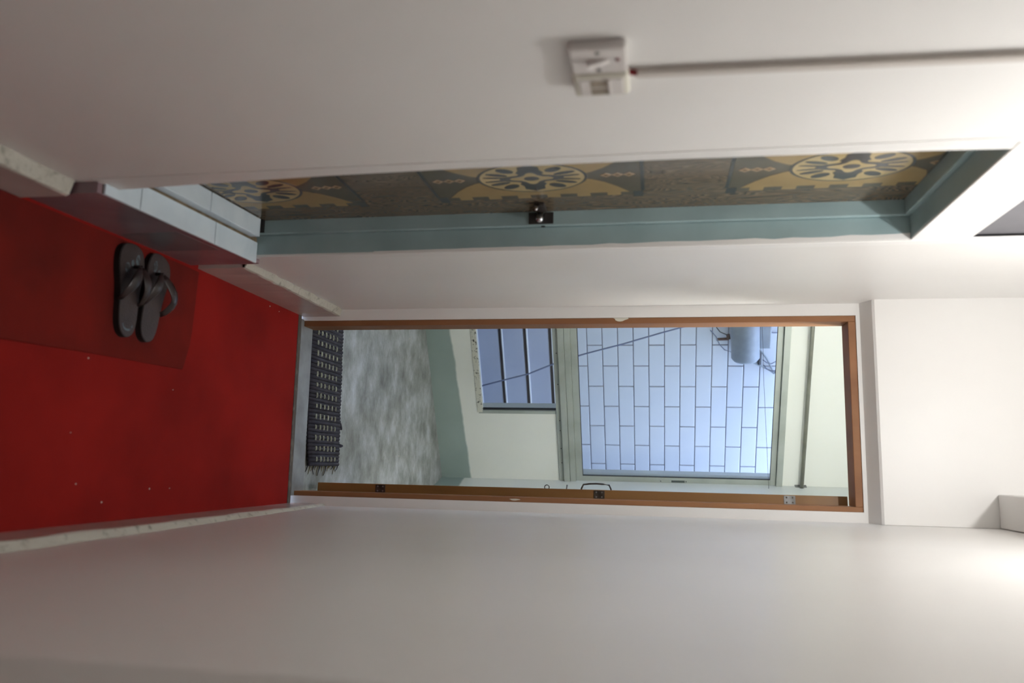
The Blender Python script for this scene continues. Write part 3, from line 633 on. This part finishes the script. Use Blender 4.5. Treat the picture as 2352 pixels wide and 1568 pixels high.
# ------------------------------------------------------------------ red mat and flip-flops
def rm(px, py, z=0.004): p = on_z(px, py, z); return (p.x, p.y)
outline = [(-0.586, 1.455), (-0.595, 2.05)] + [rm(456, 625), rm(440, 760), rm(434, 795), rm(418, 848), rm(205, 810), rm(0, 777), (-0.250, 1.30), (-0.560, 1.30)]
b = B(); b.prism([(x, y, 0.0005) for x, y in outline], (0, 0, 0.006))
md = b.build('door_mat', 'mat_red', bevel=0.0012); tag(md, 'worn dull red mat lying on the red carpet before the step', 'mat')
def sandal(name, heel, toe, left, label):
    h = Vector((heel[0], heel[1], 0.0065)); t = Vector((toe[0], toe[1], 0.0065)); L = (t - h).length
    ax = (t - h).normalized(); ay = Vector((-ax.y, ax.x, 0))
    Mx = Matrix(((ax.x, ay.x, 0, h.x), (ax.y, ay.y, 0, h.y), (0, 0, 1, h.z), (0, 0, 0, 1)))
    r = root(name, h, math.atan2(ax.y, ax.x)); tag(r, label, 'flip-flop', 'pair of flip-flops')
    sg_ = 1 if left else -1        # +1: big toe on the -ay side ... inner edge
    prof = [(0, 0.0, 0.0), (0.012, -0.022, 0.022), (0.035, -0.032, 0.032), (0.07, -0.036, 0.036), (0.12, -0.036, 0.037), (0.16, -0.040, 0.042), (0.20, -0.047, 0.050), (0.235, -0.046, 0.052), (0.26, -0.040, 0.046), (0.275, -0.028, 0.032), (0.283, 0.0, 0.002)]
    k = L / 0.283
    inn = [(a * k, 1.13 * c) for a, c, e in prof]; out = [(a * k, 1.13 * e) for a, c, e in prof]
    poly = [(x, sg_ * y) for x, y in inn] + [(x, sg_ * y) for x, y in out[-2:0:-1]]
    # smooth the outline
    def chaikin(P):
        Q = []
        for i in range(len(P)):
            a, c = P[i], P[(i + 1) % len(P)]
            Q += [(a[0] * .75 + c[0] * .25, a[1] * .75 + c[1] * .25), (a[0] * .25 + c[0] * .75, a[1] * .25 + c[1] * .75)]
        return Q
    poly = chaikin(chaikin([(q[0] * 1.0, q[1]) for q in poly]))
    B(Mx).prism([(x, y, 0.0) for x, y in poly], (0, 0, 0.017)).build('sole', 'sole', r)
    fb = B(Mx).prism([(x * 0.985 + 0.002, y * 0.95, 0.0165) for x, y in poly], (0, 0, 0.0022)).build('footbed', 'footbed', r)
    # thong straps
    px, py = 0.212 * k, -sg_ * 0.010
    zt = 0.019
    for s, ex, bow in ((1, 0.105 * k, 0.010), (-1, 0.100 * k, 0.006)):
        bulge = 0.030 if (s * sg_ > 0 and not left) else 0.0
        e = Vector((ex, s * 0.042, zt)); st_ = Vector((px, py, zt + 0.020)); pts = []
        for i in range(11):
            u = i / 10; p = st_.lerp(e, u)
            p.z = zt + (0.020 * (1 - u) + 0.020 * math.sin(math.pi * u)) if u < 1 else zt - 0.004
            p.y += s * (bow + bulge) * math.sin(math.pi * u)
            pts.append(p)
        B(Mx).tube(pts, [0.008, 0.012, 0.0150, 0.0165, 0.0170, 0.0165, 0.0155, 0.014, 0.012, 0.010, 0.008], 10, 0.22).build('strap', 'strap', r, smooth=True)
    B(Mx).tube([(px + 0.002, py, zt - 0.004), (px + 0.002, py, zt + 0.012), (px - 0.002, py, zt + 0.022)], [0.006, 0.0045, 0.007], 10).build('toe_post', 'strap', r, smooth=True)
    # wear marks rubbed into the footbed
    for cx_, cy_, ra, rb_ in ((0.235 * k, -sg_ * 0.020, 0.017, 0.009), (0.205 * k, sg_ * 0.022, 0.014, 0.011), (0.222 * k, sg_ * 0.002, 0.010, 0.006)):
        B(Mx).prism([(cx_ + ra * math.cos(i * math.pi / 8) * (1 + .2 * math.sin(3 * i)), cy_ + rb_ * math.sin(i * math.pi / 8), 0.0186) for i in range(16)], (0, 0, 0.0005)).build('worn_patch', 'worn', fb)
    arc = [(0.040 * k - 0.018 * math.cos(i * math.pi / 9) , 0.020 * math.sin(i * math.pi / 9) * 1.1) for i in range(-4, 5)]
    if left: B(Mx).prism([(x, y, 0.0186) for x, y in arc] + [(x + 0.006, y * .9, 0.0186) for x, y in arc[::-1]], (0, 0, 0.0004)).build('worn_patch', 'worn', fb)
    return r
sa = on_z(289, 776, 0.024); sb = on_z(300, 547, 0.024); sc = on_z(331, 786, 0.024); sdn = on_z(359, 563, 0.024)
sandal('flip_flop', (sa.x, sa.y + 0.000), (-0.588, 1.966), True, 'brown rubber flip-flop with an arc-shaped worn heel mark, further from the brown doorway')
sandal('flip_flop', (sc.x, sc.y + 0.008), (-0.590, 2.092), False, 'brown rubber flip-flop with one strap bulging over its edge, nearer the brown doorway')

# ------------------------------------------------------------------ switches and conduit
sw = root('light_switch', (XL, 1.15, 1.369)); tag(sw, 'square white rocker switch plate with a red neon, beside the small bell unit', 'switch')
XP = XL + 0.016
B().box(XL, XP, 1.112, 1.188, 1.326, 1.412).build('plate', 'white_plastic', sw, 0.003)
B().hexa([(XP - .002, 1.1425, 1.352), (XP + .0115, 1.1425, 1.352), (XP + .0115, 1.1555, 1.352), (XP - .002, 1.1555, 1.352)], [(XP - .002, 1.1425, 1.386), (XP + .001, 1.1425, 1.386), (XP + .001, 1.1555, 1.386), (XP - .002, 1.1555, 1.386)]).build('rocker', 'white_plastic', sw, 0.001)
B().lathe([(0.0035, 0), (0.003, 0.002), (0.001, 0.003)], (XP, 1.146, 1.398), (1, 0, 0), 12).build('neon', 'red_plastic', sw)
for y_ in (1.124, 1.176): B().lathe([(0.0042, 0), (0.0035, 0.0015), (0.001, 0.001)], (XP, y_, 1.369), (1, 0, 0), 12).build('screw', 'steel', sw)
bu = root('bell_unit', (XL, 1.225, 1.369)); tag(bu, 'narrow cream two-slot wall unit under the end of the conduit', 'wall unit')
XQ = XL + 0.019
B().box(XL, XQ, 1.190, 1.262, 1.324, 1.414).build('case', 'cream_plastic', bu, 0.007, seg=3)
B().box(XQ - .004, XQ + .0015, 1.200, 1.254, 1.334, 1.405).build('cover', 'white_plastic', bu, 0.002)
for y0_, y1_ in ((1.203, 1.225), (1.229, 1.251)):
    B().box(XQ, XQ + .0022, y0_, y1_, 1.352, 1.380).build('slot', 'tan_plastic', bu, 0.0006)
    B().box(XQ, XQ + .0045, y0_, y1_, 1.380, 1.384).build('lip', 'white_plastic', bu, 0.0006)
cdt = root('conduit', (XL, 1.23, 1.42)); tag(cdt, 'flat painted conduit climbing the left wall from the bell unit', 'conduit')
b = B(); b.hexa([(XL, 1.205, 1.424), (XL + .011, 1.205, 1.424), (XL + .011, 1.222, 1.424), (XL, 1.222, 1.424)], [(XL, 1.262, ZC), (XL + .011, 1.262, ZC), (XL + .011, 1.279, ZC), (XL, 1.279, ZC)])
b.build('trunking', 'conduit', cdt, 0.0015)
B().tube([(XL + .006, 1.206, 1.412), (XL + .008, 1.209, 1.426)], 0.005, 8).build('wire_stub', 'red_plastic', cdt)

# ------------------------------------------------------------------ lamps (above the frame)
def lamp(name, p, ztop, bulb, label, R=0.018):
    r = root(name, (p.x, p.y, ztop)); tag(r, label, 'lamp')
    B().lathe([(0.045, 0), (0.045, -0.012), (0.03, -0.022)], (p.x, p.y, ztop), (0, 0, 1), 24).build('ceiling_rose', 'white_plastic', r, smooth=True)
    B().lathe([(0.012, ztop - 0.022 - p.z), (0.012, 0.085), (0.022, 0.08), (0.022, 0.040), (0.018, 0.034)] if R < 0.05 else [(0.012, ztop - 0.022 - p.z), (0.012, R + 0.02), (0.025, R + 0.018), (0.025, R * 0.95)], p, (0, 0, 1), 20).build('lamp_holder', 'white_plastic', r, smooth=True)
    prof = [(0.016, R)] + [(R * math.sin(math.radians(a)), R * math.cos(math.radians(a))) for a in range(30, 180, 15)] + [(0.001, -R)]
    B().lathe(prof, p, (0, 0, 1), 20).build('bulb', bulb, r, smooth=True)
lamp('ceiling_lamp', HALL_BULB, ZC, 'hall_bulb', 'bare white bulb on the hall ceiling above the patterned door')
lamp('ceiling_lamp', LANDING_BULB, 3.02, 'landing_bulb', 'round white globe lamp on the landing ceiling beyond the doorway', 0.09)

# ------------------------------------------------------------------ small litter
b = B()
for px, py in ((174, 1111), (233, 1153), (343, 1122), (389, 1121), (162, 993), (397, 895), (620, 703), (641, 715), (203, 822)):
    p = on_z(px, py, 0.001); r_ = random.uniform(0.0014, 0.003)
    b.lathe([(r_, 0), (r_ * .6, 0.0015)], p, (0, 0, 1), 7)
for px, py in ((941, 778), (1000, 935), (916, 1047), (980, 905)):
    p = on_z(px, py, ZL + 0.001); b.lathe([(0.004, 0), (0.002, 0.002)], p, (0, 0, 1), 6)
tag(b.build('lint_specks', 'lint'), 'tiny white specks of lint scattered on the carpet and landing floor', 'lint', kind='stuff')
